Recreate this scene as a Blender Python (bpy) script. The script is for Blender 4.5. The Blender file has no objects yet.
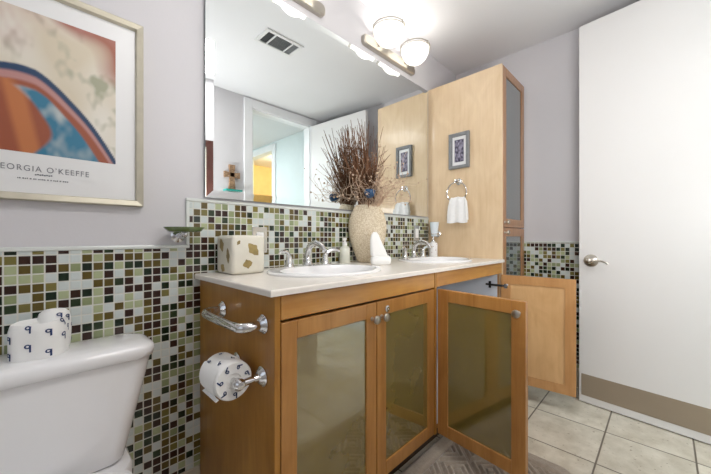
import bpy, bmesh, math, random
from mathutils import Vector, Matrix, noise as mnoise
S = bpy.context.scene
COL = S.collection
PI = math.pi
rnd = random.Random(7)

# ------------------------------------------------------------------ camera, world, lights, exposure
cam = bpy.data.cameras.new('camera'); cam.sensor_width = 36.0; cam.lens = 36*316/711.0
cam.shift_y = 1.0/711; cam.clip_start = 0.02
co = bpy.data.objects.new('camera', cam); COL.objects.link(co)
co.location = (0, 0, 1.0); co.rotation_euler = (PI/2, 0, math.radians(-45.6)); S.camera = co
W = bpy.data.worlds.new('world'); S.world = W; W.use_nodes = True
W.node_tree.nodes['Background'].inputs[0].default_value = (0.80, 0.88, 1.0, 1); W.node_tree.nodes['Background'].inputs[1].default_value = 0.9
S.view_settings.view_transform = 'Standard'; S.view_settings.look = 'None'
S.view_settings.exposure = 0.12; S.view_settings.gamma = 1.0; S.view_settings.use_curve_mapping = False
S.cycles.use_denoising = True
S.cycles.max_bounces = 10; S.cycles.diffuse_bounces = 6; S.cycles.glossy_bounces = 6
S.cycles.sample_clamp_indirect = 6.0

def area(name, loc, rot, sx, sy, power, col):
    l = bpy.data.lights.new(name, 'AREA'); l.shape = 'RECTANGLE'; l.size = sx; l.size_y = sy
    l.energy = power; l.color = col
    o = bpy.data.objects.new(name, l); COL.objects.link(o); o.location = loc; o.rotation_euler = rot
    return o
# sky light enters by an added window; the three area lights are added fills
area('added_bath_fill', (0.60, -0.06, 2.385), (0, 0, 0), 0.5, 0.5, 11, (1.0, 0.98, 0.95))  # added overhead fill, no fixture belongs to it
area('added_upward_fill', (0.55, -0.20, 1.15), (PI-0.15, math.radians(36), 0), 0.5, 0.5, 16, (1.0, 0.99, 0.98))  # added fill aimed up so the ceiling spreads it to the right
area('added_hall_fill', (1.0, -1.9, 2.385), (0, 0, 0), 0.8, 0.8, 44, (0.93, 0.98, 1.0))  # added to brighten the hall, its lamp is unseen
BULB_W = 0.75

# ------------------------------------------------------------------ helpers
def lin(c):
    def f(v):
        v /= 255.0
        return v/12.92 if v <= 0.04045 else ((v+0.055)/1.055)**2.4
    return (f(c[0]), f(c[1]), f(c[2]), 1.0)

def new_mat(name):
    m = bpy.data.materials.new(name); m.use_nodes = True
    nt = m.node_tree; return m, nt, nt.nodes['Principled BSDF']

def plain(name, rgb, rough=0.5, metal=0.0, spec=0.5, coat=0.0, vary=0.04, vscale=12.0, bump=0.0, bscale=60.0, ior=None, sheen=0.0):
    m, nt, b = new_mat(name)
    N, L = nt.nodes, nt.links
    tc = N.new('ShaderNodeTexCoord')
    nz = N.new('ShaderNodeTexNoise'); nz.inputs['Scale'].default_value = vscale; nz.inputs['Detail'].default_value = 4
    L.new(tc.outputs['Object'], nz.inputs['Vector'])
    c = lin(rgb)
    rp = N.new('ShaderNodeValToRGB')
    rp.color_ramp.elements[0].position = 0.3; rp.color_ramp.elements[1].position = 0.7
    rp.color_ramp.elements[0].color = tuple(max(0, v*(1-vary)) for v in c[:3])+(1,)
    rp.color_ramp.elements[1].color = tuple(min(1, v*(1+vary)) for v in c[:3])+(1,)
    L.new(nz.outputs['Fac'], rp.inputs['Fac']); L.new(rp.outputs['Color'], b.inputs['Base Color'])
    b.inputs['Roughness'].default_value = rough; b.inputs['Metallic'].default_value = metal
    b.inputs['Specular IOR Level'].default_value = spec; b.inputs['Coat Weight'].default_value = coat
    b.inputs['Coat Roughness'].default_value = 0.05
    if ior: b.inputs['IOR'].default_value = ior
    if sheen: b.inputs['Sheen Weight'].default_value = sheen
    if bump:
        n2 = N.new('ShaderNodeTexNoise'); n2.inputs['Scale'].default_value = bscale; n2.inputs['Detail'].default_value = 3
        L.new(tc.outputs['Object'], n2.inputs['Vector'])
        bp = N.new('ShaderNodeBump'); bp.inputs['Strength'].default_value = bump; bp.inputs['Distance'].default_value = 0.004
        L.new(n2.outputs['Fac'], bp.inputs['Height']); L.new(bp.outputs['Normal'], b.inputs['Normal'])
    return m

def wood(name, dark, light, axis='z', rough=0.32, coat=0.25, blotch=0.5):
    m, nt, b = new_mat(name); N, L = nt.nodes, nt.links
    tc = N.new('ShaderNodeTexCoord'); mp = N.new('ShaderNodeMapping')
    sc = [26.0, 26.0, 26.0]; sc['xyz'.index(axis)] = 1.6
    mp.inputs['Scale'].default_value = sc
    L.new(tc.outputs['Object'], mp.inputs['Vector'])
    nz = N.new('ShaderNodeTexNoise'); nz.inputs['Scale'].default_value = 1.6; nz.inputs['Detail'].default_value = 6
    nz.inputs['Roughness'].default_value = 0.62; nz.inputs['Distortion'].default_value = 0.7
    L.new(mp.outputs['Vector'], nz.inputs['Vector'])
    n2 = N.new('ShaderNodeTexNoise'); n2.inputs['Scale'].default_value = 5.5; n2.inputs['Detail'].default_value = 3; n2.inputs['Distortion'].default_value = 1.2
    mp2 = N.new('ShaderNodeMapping'); s2 = [1.6, 1.6, 1.6]; s2['xyz'.index(axis)] = 0.7; mp2.inputs['Scale'].default_value = s2
    L.new(tc.outputs['Object'], mp2.inputs['Vector']); L.new(mp2.outputs['Vector'], n2.inputs['Vector'])
    mx = N.new('ShaderNodeMix'); mx.data_type = 'FLOAT'; mx.inputs[0].default_value = blotch
    L.new(nz.outputs['Fac'], mx.inputs[2]); L.new(n2.outputs['Fac'], mx.inputs[3])
    rp = N.new('ShaderNodeValToRGB'); e = rp.color_ramp.elements
    e[0].position = 0.32; e[1].position = 0.68; e[0].color = lin(dark); e[1].color = lin(light)
    L.new(mx.outputs[0], rp.inputs['Fac']); L.new(rp.outputs['Color'], b.inputs['Base Color'])
    b.inputs['Roughness'].default_value = rough; b.inputs['Coat Weight'].default_value = coat; b.inputs['Coat Roughness'].default_value = 0.12
    return m

def mosaic(name, axis, u0, v0, pitch=0.0268):
    """square glass mosaic, every tile picks a colour of its own; axis = world axis running along the wall"""
    m, nt, b = new_mat(name); N, L = nt.nodes, nt.links
    geo = N.new('ShaderNodeNewGeometry'); sp = N.new('ShaderNodeSeparateXYZ'); L.new(geo.outputs['Position'], sp.inputs[0])
    def math_(op, a, bb=None):
        n = N.new('ShaderNodeMath'); n.operation = op
        for i, v in enumerate((a, bb)):
            if v is None: continue
            if isinstance(v, (int, float)): n.inputs[i].default_value = v
            else: L.new(v, n.inputs[i])
        return n.outputs[0]
    u = math_('DIVIDE', math_('SUBTRACT', sp.outputs['XYZ'.index(axis.upper())], u0), pitch)
    v = math_('DIVIDE', math_('SUBTRACT', sp.outputs[2], v0), pitch)
    cx = N.new('ShaderNodeCombineXYZ'); L.new(math_('FLOOR', u), cx.inputs[0]); L.new(math_('FLOOR', v), cx.inputs[1])
    wn = N.new('ShaderNodeTexWhiteNoise'); wn.noise_dimensions = '3D'; L.new(cx.outputs[0], wn.inputs['Vector'])
    rp = N.new('ShaderNodeValToRGB'); rp.color_ramp.interpolation = 'CONSTANT'
    stops = [(0.0, (200, 208, 206)), (0.20, (168, 176, 138)), (0.32, (138, 148, 108)), (0.41, (92, 78, 32)), (0.55, (118, 110, 58)),
             (0.62, (50, 28, 20)), (0.79, (18, 38, 22)), (0.94, (40, 56, 32))]
    e = rp.color_ramp.elements
    e[0].position, e[0].color = stops[0][0], lin(stops[0][1]); e[1].position, e[1].color = stops[1][0], lin(stops[1][1])
    for p, c in stops[2:]:
        k = e.new(p); k.color = lin(c)
    L.new(wn.outputs['Value'], rp.inputs['Fac'])
    def edge(t):
        f = math_('FRACT', t); return math_('MINIMUM', f, math_('SUBTRACT', 1.0, f))
    ed = math_('MINIMUM', edge(u), edge(v))
    mr = N.new('ShaderNodeMapRange'); mr.inputs[1].default_value = 0.045; mr.inputs[2].default_value = 0.085
    L.new(ed, mr.inputs[0])
    mx = N.new('ShaderNodeMix'); mx.data_type = 'RGBA'; L.new(mr.outputs[0], mx.inputs[0])
    mx.inputs[6].default_value = lin((208, 208, 200)); L.new(rp.outputs['Color'], mx.inputs[7])
    L.new(mx.outputs[2], b.inputs['Base Color'])
    rr = N.new('ShaderNodeMapRange'); rr.inputs[3].default_value = 0.8; rr.inputs[4].default_value = 0.10; L.new(mr.outputs[0], rr.inputs[0])
    L.new(rr.outputs[0], b.inputs['Roughness'])
    m2 = N.new('ShaderNodeMapRange'); m2.interpolation_type = 'SMOOTHSTEP'; m2.inputs[1].default_value = 0.03; m2.inputs[2].default_value = 0.16; L.new(ed, m2.inputs[0])
    bp = N.new('ShaderNodeBump'); bp.inputs['Strength'].default_value = 0.35; bp.inputs['Distance'].default_value = 0.002
    L.new(m2.outputs[0], bp.inputs['Height']); L.new(bp.outputs['Normal'], b.inputs['Normal'])
    return m

def floor_tiles(name):
    m, nt, b = new_mat(name); N, L = nt.nodes, nt.links
    geo = N.new('ShaderNodeNewGeometry'); sp = N.new('ShaderNodeSeparateXYZ'); L.new(geo.outputs['Position'], sp.inputs[0])
    def math_(op, a, bb=None):
        n = N.new('ShaderNodeMath'); n.operation = op
        for i, v in enumerate((a, bb)):
            if v is None: continue
            if isinstance(v, (int, float)): n.inputs[i].default_value = v
            else: L.new(v, n.inputs[i])
        return n.outputs[0]
    u = math_('DIVIDE', math_('SUBTRACT', sp.outputs[0], 2.065), 0.32)
    v = math_('DIVIDE', math_('SUBTRACT', sp.outputs[1], 0.22), 0.32)
    cx = N.new('ShaderNodeCombineXYZ'); L.new(math_('FLOOR', u), cx.inputs[0]); L.new(math_('FLOOR', v), cx.inputs[1])
    wn = N.new('ShaderNodeTexWhiteNoise'); L.new(cx.outputs[0], wn.inputs['Vector'])
    vadd = N.new('ShaderNodeVectorMath'); vadd.operation = 'ADD'; L.new(geo.outputs['Position'], vadd.inputs[0])
    sc = N.new('ShaderNodeVectorMath'); sc.operation = 'SCALE'; sc.inputs['Scale'].default_value = 9.0; L.new(cx.outputs[0], sc.inputs[0]); L.new(sc.outputs[0], vadd.inputs[1])
    nz = N.new('ShaderNodeTexNoise'); nz.inputs['Scale'].default_value = 7; nz.inputs['Detail'].default_value = 8; nz.inputs['Roughness'].default_value = 0.65; L.new(vadd.outputs[0], nz.inputs['Vector'])
    rp = N.new('ShaderNodeValToRGB'); e = rp.color_ramp.elements
    e[0].position = 0.30; e[0].color = lin((186, 178, 160)); e[1].position = 0.66; e[1].color = lin((226, 220, 206))
    L.new(nz.outputs['Fac'], rp.inputs['Fac'])
    pit = N.new('ShaderNodeTexNoise'); pit.inputs['Scale'].default_value = 55; pit.inputs['Detail'].default_value = 2; L.new(vadd.outputs[0], pit.inputs['Vector'])
    pm = N.new('ShaderNodeMapRange'); pm.inputs[1].default_value = 0.66; pm.inputs[2].default_value = 0.74; L.new(pit.outputs['Fac'], pm.inputs[0])
    m0 = N.new('ShaderNodeMix'); m0.data_type = 'RGBA'; L.new(pm.outputs[0], m0.inputs[0]); L.new(rp.outputs['Color'], m0.inputs[6]); m0.inputs[7].default_value = lin((150, 138, 116))
    hs = N.new('ShaderNodeHueSaturation'); L.new(m0.outputs[2], hs.inputs['Color'])
    vr = N.new('ShaderNodeMapRange'); vr.inputs[3].default_value = 0.92; vr.inputs[4].default_value = 1.06; L.new(wn.outputs['Value'], vr.inputs[0]); L.new(vr.outputs[0], hs.inputs['Value'])
    def edge(t):
        f = math_('FRACT', t); return math_('MINIMUM', f, math_('SUBTRACT', 1.0, f))
    ed = math_('MINIMUM', edge(u), edge(v))
    mr = N.new('ShaderNodeMapRange'); mr.inputs[1].default_value = 0.008; mr.inputs[2].default_value = 0.013; L.new(ed, mr.inputs[0])
    mx = N.new('ShaderNodeMix'); mx.data_type = 'RGBA'; L.new(mr.outputs[0], mx.inputs[0])
    mx.inputs[6].default_value = lin((112, 104, 92)); L.new(hs.outputs['Color'], mx.inputs[7]); L.new(mx.outputs[2], b.inputs['Base Color'])
    b.inputs['Roughness'].default_value = 0.38
    bp = N.new('ShaderNodeBump'); bp.inputs['Strength'].default_value = 0.4; bp.inputs['Distance'].default_value = 0.003
    L.new(mr.outputs[0], bp.inputs['Height']); L.new(bp.outputs['Normal'], b.inputs['Normal'])
    return m

def vcol_mat(name, rough=0.5):
    m, nt, b = new_mat(name); a = nt.nodes.new('ShaderNodeAttribute'); a.attribute_name = 'paint'
    nt.links.new(a.outputs['Color'], b.inputs['Base Color']); b.inputs['Roughness'].default_value = rough
    return m

def glass_mat(name, rgb, rough=0.02, alpha_like=True):
    m, nt, b = new_mat(name)
    b.inputs['Base Color'].default_value = lin(rgb); b.inputs['Transmission Weight'].default_value = 1.0
    b.inputs['Roughness'].default_value = rough; b.inputs['IOR'].default_value = 1.45
    return m

WORLD = {}
def wloc(o): return WORLD.get(o.name, Vector((0, 0, 0)))

def thing(name, label, cat, loc=(0, 0, 0), group=None, kind=None):
    o = bpy.data.objects.new(name, None); COL.objects.link(o); o.location = loc; o.empty_display_size = 0.05
    WORLD[o.name] = Vector(loc)
    if label: o['label'] = label
    if cat: o['category'] = cat
    if group: o['group'] = group
    if kind: o['kind'] = kind
    return o

def obj(name, bm, mats, parent=None, org=None, smooth=False, label=None, sharp=35):
    """link a bmesh given in world coordinates as one mesh; its origin is org (default: the parent's origin)"""
    bm.normal_update()
    if org is None: org = wloc(parent) if parent else Vector((0, 0, 0))
    org = Vector(org)
    bmesh.ops.translate(bm, verts=bm.verts, vec=-org)
    me = bpy.data.meshes.new(name); bm.to_mesh(me); bm.free()
    if not isinstance(mats, (list, tuple)): mats = [mats]
    for m in mats: me.materials.append(m)
    if smooth:
        for p in me.polygons: p.use_smooth = True
        me.set_sharp_from_angle(angle=math.radians(sharp))
    o = bpy.data.objects.new(name, me); COL.objects.link(o)
    if parent:
        o.parent = parent; o.location = org - wloc(parent)
    else: o.location = org
    WORLD[o.name] = org
    if label: o['label'] = label
    return o

def tag(o, label, cat, group=None, kind=None):
    o['label'] = label; o['category'] = cat
    if group: o['group'] = group
    if kind: o['kind'] = kind
    return o

def struct(name, bm, mats, parent=None, smooth=False):
    o = obj(name, bm, mats, parent, smooth=smooth)
    if not parent: o['kind'] = 'structure'
    return o

def box(bm, x0, x1, y0, y1, z0, z1, bev=0.0, seg=2, mi=0):
    v = [bm.verts.new((x, y, z)) for x in (x0, x1) for y in (y0, y1) for z in (z0, z1)]
    fs = [bm.faces.new([v[i] for i in q]) for q in ((0, 1, 3, 2), (4, 6, 7, 5), (0, 4, 5, 1), (2, 3, 7, 6), (0, 2, 6, 4), (1, 5, 7, 3))]
    for f in fs: f.material_index = mi
    if bev > 0:
        es = list({e for f in fs for e in f.edges})
        bmesh.ops.bevel(bm, geom=es, offset=bev, segments=seg, profile=0.5, affect='EDGES')
    return bm

def bx(*a, **k): return box(bmesh.new(), *a, **k)

def loft(bm, loops, cap0=True, cap1=True, mi=0, closed=True):
    rows = [[bm.verts.new(p) for p in lp] for lp in loops]
    n = len(rows[0])
    for a, b in zip(rows, rows[1:]):
        for i in range(n if closed else n-1):
            j = (i+1) % n
            f = bm.faces.new((a[i], a[j], b[j], b[i])); f.material_index = mi
    if cap0: bm.faces.new(list(reversed(rows[0]))).material_index = mi
    if cap1: bm.faces.new(rows[-1]).material_index = mi
    return rows

def lathe(bm, prof, center, axis=(0, 0, 1), segs=32, mi=0, sx=1.0, sy=1.0):
    """profile = (radius, height) pairs turned about an axis through center"""
    q = Vector((0, 0, 1)).rotation_difference(Vector(axis).normalized()); c = Vector(center)
    loops = []
    for r, h in prof:
        r = max(r, 1e-4)
        loops.append([c + q @ Vector((r*sx*math.cos(2*PI*i/segs), r*sy*math.sin(2*PI*i/segs), h)) for i in range(segs)])
    loft(bm, loops, mi=mi)
    return bm

def tube(bm, pts, rad, segs=10, mi=0, cap=True):
    pts = [Vector(p) for p in pts]; n = len(pts)
    if isinstance(rad, (int, float)): rad = [rad]*n
    tans = []
    for i in range(n):
        t = pts[min(i+1, n-1)] - pts[max(i-1, 0)]
        tans.append(t.normalized())
    up = Vector((0, 0, 1)) if abs(tans[0].z) < 0.9 else Vector((1, 0, 0))
    nrm = (up - tans[0]*up.dot(tans[0])).normalized(); loops = []
    for i in range(n):
        if i: nrm = tans[i-1].rotation_difference(tans[i]) @ nrm
        bi = tans[i].cross(nrm)
        loops.append([pts[i] + (nrm*math.cos(2*PI*k/segs) + bi*math.sin(2*PI*k/segs))*rad[i] for k in range(segs)])
    loft(bm, loops, cap, cap, mi)
    return bm

def catmull(pts, per=8):
    P = [Vector(p) for p in pts]; P = [P[0]*2-P[1]] + P + [P[-1]*2-P[-2]]; out = []
    for i in range(1, len(P)-2):
        a, b, c, d = P[i-1:i+3]
        for k in range(per):
            t = k/per
            out.append(0.5*((2*b)+(c-a)*t+(2*a-5*b+4*c-d)*t*t+(3*b-a-3*c+d)*t**3))
    out.append(P[-2]); return out

def merge(bm, other):
    me = bpy.data.meshes.new('tmp'); other.to_mesh(me); other.free(); bm.from_mesh(me); bpy.data.meshes.remove(me)

def rrect(w, d, r, n=6):
    """rounded rectangle outline centred on 0"""
    out = []
    for cx, cy, a0 in ((w/2-r, d/2-r, 0), (-w/2+r, d/2-r, PI/2), (-w/2+r, -d/2+r, PI), (w/2-r, -d/2+r, 3*PI/2)):
        for k in range(n+1):
            a = a0 + PI/2*k/n; out.append((cx+r*math.cos(a), cy+r*math.sin(a)))
    return out

# ------------------------------------------------------------------ materials
M = {}
M['wall'] = plain('wall_paint', (208, 206, 209), rough=0.75, vary=0.015, vscale=3, bump=0.06, bscale=130)
M['ceil'] = plain('ceiling_paint', (226, 226, 228), rough=0.85, vary=0.01, vscale=3)
M['hallwall'] = plain('hall_paint', (222, 230, 231), rough=0.8, vary=0.01)
M['door'] = plain('door_paint', (224, 222, 221), rough=0.38, vary=0.01, vscale=3)
M['trim'] = plain('trim_paint', (236, 236, 238), rough=0.35, vary=0.01)
M['mosx'] = mosaic('mosaic_back', 'x', 0.426, 0.8705-0.0268*10)
M['mosy'] = mosaic('mosaic_right', 'y', 0.005, 0.9622)
M['pencil'] = plain('pencil_trim', (214, 218, 214), rough=0.2, vary=0.02)
M['frost'] = plain('frosted_white', (222, 232, 240), rough=0.25, vary=0.01)
M['floor'] = floor_tiles('floor_travertine')
M['base'] = plain('baseboard_stone', (206, 200, 184), rough=0.4, vary=0.06, vscale=14)
M['woodz'] = wood('honey_maple_upright', (148, 96, 28), (180, 128, 50), 'z')
M['woodx'] = wood('honey_maple_level', (172, 116, 52), (206, 154, 84), 'x')
M['doorz'] = wood('maple_frame_upright', (156, 104, 48), (190, 138, 76), 'z', blotch=0.4)
M['tall_glare'] = wood('maple_tall_glare', (208, 180, 144), (226, 202, 168), 'z', rough=0.3, blotch=0.55)  # same maple as the vanity, glare on the side painted in as paler wood
M['tallf'] = wood('maple_tall_front', (150, 104, 66), (180, 132, 90), 'z', rough=0.3)
M['inz'] = wood('pale_maple_inside', (202, 158, 108), (222, 182, 132), 'z', blotch=0.7)
M['invz'] = wood('maple_inside_frame', (178, 128, 78), (204, 156, 104), 'z', blotch=0.6)
M['mel'] = plain('white_melamine', (206, 212, 222), rough=0.45, vary=0.01)
M['toe'] = plain('toe_kick', (60, 46, 34), rough=0.6)
M['olive'] = plain('olive_glass', (120, 104, 50), rough=0.025, spec=0.8, ior=2.15, coat=0.5, vary=0.12, vscale=5)
M['greyglass'] = plain('grey_glass', (84, 92, 92), rough=0.05, spec=0.9, ior=1.8, coat=0.6, vary=0.03)
M['counter'] = plain('cream_stone', (236, 230, 222), rough=0.22, vary=0.025, vscale=40)
M['china'] = plain('white_china', (240, 240, 241), rough=0.08, vary=0.005, coat=0.3)
M['chrome'] = plain('chrome', (222, 222, 222), rough=0.09, metal=1.0, vary=0.01)
M['nickel'] = plain('brushed_nickel', (188, 182, 172), rough=0.28, metal=1.0, vary=0.02)
M['bronze'] = plain('kick_plate_metal', (158, 144, 126), rough=0.40, metal=0.25, vary=0.03, vscale=5)
M['silver'] = plain('silver_frame', (196, 190, 172), rough=0.32, metal=0.55, vary=0.06, vscale=30)
M['mat'] = plain('poster_paper', (226, 226, 226), rough=0.35, vary=0.005, spec=0.6)
M['ink'] = plain('grey_ink', (118, 120, 126), rough=0.6)
M['navy'] = plain('navy_print', (36, 58, 104), rough=0.7)
M['paper'] = plain('toilet_paper', (238, 238, 236), rough=0.9, vary=0.015, bump=0.08, bscale=90)
M['towel'] = plain('white_towelling', (240, 240, 240), rough=0.95, vary=0.03, vscale=60, bump=0.5, bscale=240, sheen=0.3)
M['cloth'] = plain('white_cloth', (240, 240, 238), rough=0.9, vary=0.01, bump=0.2, bscale=160)
M['twig'] = plain('brown_twig', (108, 74, 50), rough=0.8, vary=0.35, vscale=9)
M['curly'] = plain('pale_twig', (186, 160, 136), rough=0.8, vary=0.25, vscale=14)
M['blue'] = plain('blue_ball', (24, 66, 104), rough=0.35, vary=0.2, vscale=60, bump=0.3, bscale=90)
M['greenglass'] = plain('green_glass', (92, 112, 62), rough=0.08, spec=0.8, vary=0.2, vscale=40, coat=0.5)
M['teal'] = plain('teal_bevel_tint', (40, 150, 140), rough=0.1, vary=0.1, coat=0.4)
M['mirredge'] = plain('mirror_edge_glass', (58, 104, 92), rough=0.08, vary=0.02, coat=0.5)
M['plate'] = plain('steel_plate', (206, 206, 204), rough=0.22, metal=0.7, vary=0.02)
M['white'] = plain('white_plastic', (236, 236, 236), rough=0.4, vary=0.005)
M['bottle'] = plain('pale_bottle', (216, 218, 206), rough=0.15, vary=0.02, coat=0.3)
M['clear'] = glass_mat('clear_glass', (240, 246, 250))
M['greyframe'] = plain('grey_frame', (126, 128, 130), rough=0.5, vary=0.1, vscale=40)
M['photo'] = None
M['rug'] = plain('taupe_pile', (158, 146, 132), rough=1.0, vary=0.12, vscale=60, bump=0.6, bscale=300, sheen=0.4)
M['vent'] = plain('vent_white', (222, 222, 222), rough=0.5)
M['ventdark'] = plain('vent_dark', (44, 46, 48), rough=0.7)
M['darkwood'] = plain('dark_frame_wood', (64, 34, 28), rough=0.35, vary=0.2, vscale=14)
M['cross'] = plain('cross_wood', (150, 120, 92), rough=0.6, vary=0.45, vscale=70)
M['gold'] = plain('ceramic_leaf_tan', (156, 136, 84), rough=0.35, vary=0.25, vscale=40)
M['ceramic'] = plain('cream_ceramic', (226, 222, 208), rough=0.3, vary=0.04, vscale=30, coat=0.2)
M['black'] = plain('black_metal', (30, 30, 32), rough=0.4)
M['warm'] = plain('closet_paint', (230, 206, 150), rough=0.7)
M['clothes'] = plain('folded_clothes', (120, 90, 60), rough=0.9, vary=0.3, vscale=12)
m, nt, b = new_mat('mirror_silver'); b.inputs['Metallic'].default_value = 1.0; b.inputs['Roughness'].default_value = 0.0
b.inputs['Base Color'].default_value = (0.87, 0.91, 0.91, 1); M['mirror'] = m
# opal lamp glass: lets the bulb's light through and glows itself
m, nt, b = new_mat('opal_glass'); b.inputs['Base Color'].default_value = (0.95, 0.95, 0.93, 1); b.inputs['Roughness'].default_value = 0.25
b.inputs['Emission Color'].default_value = (1.0, 0.97, 0.93, 1); b.inputs['Emission Strength'].default_value = 0.55
tr = nt.nodes.new('ShaderNodeBsdfTranslucent'); tr.inputs[0].default_value = (0.95, 0.94, 0.92, 1)
mx = nt.nodes.new('ShaderNodeMixShader'); mx.inputs[0].default_value = 0.55
nt.links.new(b.outputs[0], mx.inputs[1]); nt.links.new(tr.outputs[0], mx.inputs[2]); nt.links.new(mx.outputs[0], nt.nodes['Material Output'].inputs[0]); M['opal'] = m
# woven pebble skin of the vase
m, nt, b = new_mat('vase_shell'); N, L = nt.nodes, nt.links
tc = N.new('ShaderNodeTexCoord'); vo = N.new('ShaderNodeTexVoronoi'); vo.inputs['Scale'].default_value = 150; L.new(tc.outputs['Object'], vo.inputs['Vector'])
rp = N.new('ShaderNodeValToRGB'); rp.color_ramp.elements[0].position = 0.05; rp.color_ramp.elements[0].color = lin((238, 228, 208)); rp.color_ramp.elements[1].position = 0.75; rp.color_ramp.elements[1].color = lin((198, 180, 150))
L.new(vo.outputs['Distance'], rp.inputs['Fac']); L.new(rp.outputs['Color'], b.inputs['Base Color']); b.inputs['Roughness'].default_value = 0.6
bp = N.new('ShaderNodeBump'); bp.inputs['Strength'].default_value = 0.6; bp.inputs['Distance'].default_value = -0.003; L.new(vo.outputs['Distance'], bp.inputs['Height']); L.new(bp.outputs['Normal'], b.inputs['Normal']); M['vase'] = m

# ------------------------------------------------------------------ setting
XR, YB, YF, XL, ZC = 2.55, 1.285, -0.43, -1.20, 2.40
WT = 0.10
def wall_with_hole(a0, a1, z0, z1, h0, h1, hz0, hz1, mk):
    bm = bmesh.new()
    for (p0, p1, q0, q1) in ((a0, h0, z0, z1), (h1, a1, z0, z1), (h0, h1, hz1, z1), (h0, h1, z0, hz0)):
        if p1-p0 > 1e-5 and q1-q0 > 1e-5: mk(bm, p0, p1, q0, q1)
    return bm
struct('floor', bx(XL-WT, 4.2, -3.3, YB+WT, -0.06, 0.0), M['floor'])
struct('ceiling', bx(XL-WT, 4.2, -3.3, YB+WT, ZC, ZC+0.06), M['ceil'])
wb = struct('wall_back', bx(XL-WT, XR+WT, YB, YB+WT, 0, ZC), M['wall'])
wr = struct('wall_right', bx(XR, XR+WT, YF-WT, YB, 0, ZC), M['wall'])
DX0, DX1, DH = 1.53, 2.262, 2.30      # doorway in the front wall
wf = struct('wall_front', wall_with_hole(XL, XR, 0, ZC, DX0, DX1, 0, DH, lambda bm, p, q, r, s: box(bm, p, q, YF-WT, YF, r, s)), M['wall'])
wl = struct('wall_left', wall_with_hole(YF-WT, YB, 0, ZC, -0.25, 0.95, 0.95, 2.15, lambda bm, p, q, r, s: box(bm, XL-WT, XL, p, q, r, s)), M['wall'])
wn1 = thing('added_window_1', None, None, (XL-WT/2, 0.35, 0.95), kind='structure')  # unseen window, added to let sky light into the room
b_ = bmesh.new()
for a in ((-0.25, -0.20, 0.95, 2.15), (0.90, 0.95, 0.95, 2.15), (-0.20, 0.90, 0.95, 1.0), (-0.20, 0.90, 2.10, 2.15), (0.33, 0.37, 1.0, 2.10)): box(b_, XL-0.07, XL-0.03, a[0], a[1], a[2], a[3])
obj('added_window_frame', b_, M['trim'], wn1)
# tile: wainscot and raised splash on the back wall, wainscot on the right wall, with pencil trims
TT = 0.006; WZ, SZ = 0.9622, 1.1387
def tile_back():
    bm = bmesh.new()
    box(bm, XL, 0.413, YB-TT, YB-0.0005, 0.13, WZ); box(bm, 0.413, 2.095, YB-TT, YB-0.0005, 0.13, SZ)
    return bm
struct('tile_wainscot', tile_back(), M['mosx'], wb)
tb = bmesh.new(); PT = 0.010
box(tb, XL, 0.413, YB-PT, YB-0.0005, WZ, WZ+0.0125, 0.003); box(tb, 0.400, 2.095, YB-PT, YB-0.0005, SZ, SZ+0.0125, 0.003); box(tb, 0.400, 0.4125, YB-PT, YB-0.0005, WZ+0.0125, SZ, 0.003)
struct('tile_edging', tb, M['pencil'], wb)
struct('tile_wainscot', bx(XR-TT, XR-0.0005, YF, 0.745, 0.13, 0.9665), M['mosy'], wr)
struct('tile_edging', bx(XR-PT, XR-0.0005, YF, 0.745, 0.9665, 0.979, 0.003), M['pencil'], wr)
struct('baseboard_back', bx(XL, 0.449, YB-0.014, YB-0.0005, 0, 0.13, 0.003), M['base'])
struct('baseboard_right', bx(XR-0.014, XR-0.0005, YF, 0.745, 0, 0.13, 0.003), M['base'])
struct('baseboard_front', bx(XL, DX0-0.085, YF+0.0005, YF+0.014, 0, 0.13, 0.003), M['trim'])
# doorway trim
tm = bmesh.new()
box(tm, DX0-0.082, DX0, YF, YF+0.018, 0, DH+0.082, 0.003); box(tm, DX1, DX1+0.082, YF, YF+0.018, 0, DH+0.082, 0.003); box(tm, DX0, DX1, YF, YF+0.018, DH, DH+0.082, 0.003)
box(tm, DX0-0.001, DX0+0.012, YF-WT-0.002, YF+0.002, 0, DH); box(tm, DX1-0.012, DX1+0.001, YF-WT-0.002, YF+0.002, 0, DH); box(tm, DX0, DX1, YF-WT-0.002, YF+0.002, DH-0.012, DH+0.001)
struct('trim_1', tm, M['trim'])
# hall behind: side wall with a second doorway, far wall, closet beyond
HX = 2.46
hw = struct('wall_hall_side', wall_with_hole(-3.2, YF-WT, 0, ZC, -2.35, -1.58, 0, 2.28, lambda bm, p, q, r, s: box(bm, HX, HX+WT, p, q, r, s)), M['hallwall'])
struct('wall_hall_far', bx(0.4, HX+WT, -3.3, -3.2, 0, ZC), M['hallwall'])
struct('wall_hall_left', bx(0.3, 0.4, -3.2, YF-WT, 0, ZC), M['hallwall'])
tm = bmesh.new()
box(tm, HX-0.018, HX, -1.58, -1.49, 0, 2.37, 0.003); box(tm, HX-0.018, HX, -2.44, -2.35, 0, 2.37, 0.003); box(tm, HX-0.018, HX, -2.35, -1.58, 2.28, 2.37, 0.003)
struct('trim_2', tm, M['trim'])
struct('wall_closet_back', bx(3.9, 4.0, -3.2, -0.9, 0, ZC), M['warm'])
struct('wall_closet_side', bx(HX+WT, 3.9, -1.3, -1.2, 0, ZC), M['warm'])
struct('wall_closet_far', bx(HX+WT, 3.9, -3.2, -3.1, 0, ZC), M['warm'])
pl_ = bpy.data.lights.new('closet_bulb', 'POINT'); pl_.energy = 24; pl_.color = (1.0, 0.86, 0.58); pl_.shadow_soft_size = 0.08
po = bpy.data.objects.new('closet_bulb', pl_); COL.objects.link(po); po.location = (3.1, -2.1, 2.2)
t = thing('closet_shelf', 'wooden closet shelf on a bracket wall in the yellow lit room reflected in mirror', 'shelf', (3.7, -2.2, 1.75))
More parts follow.
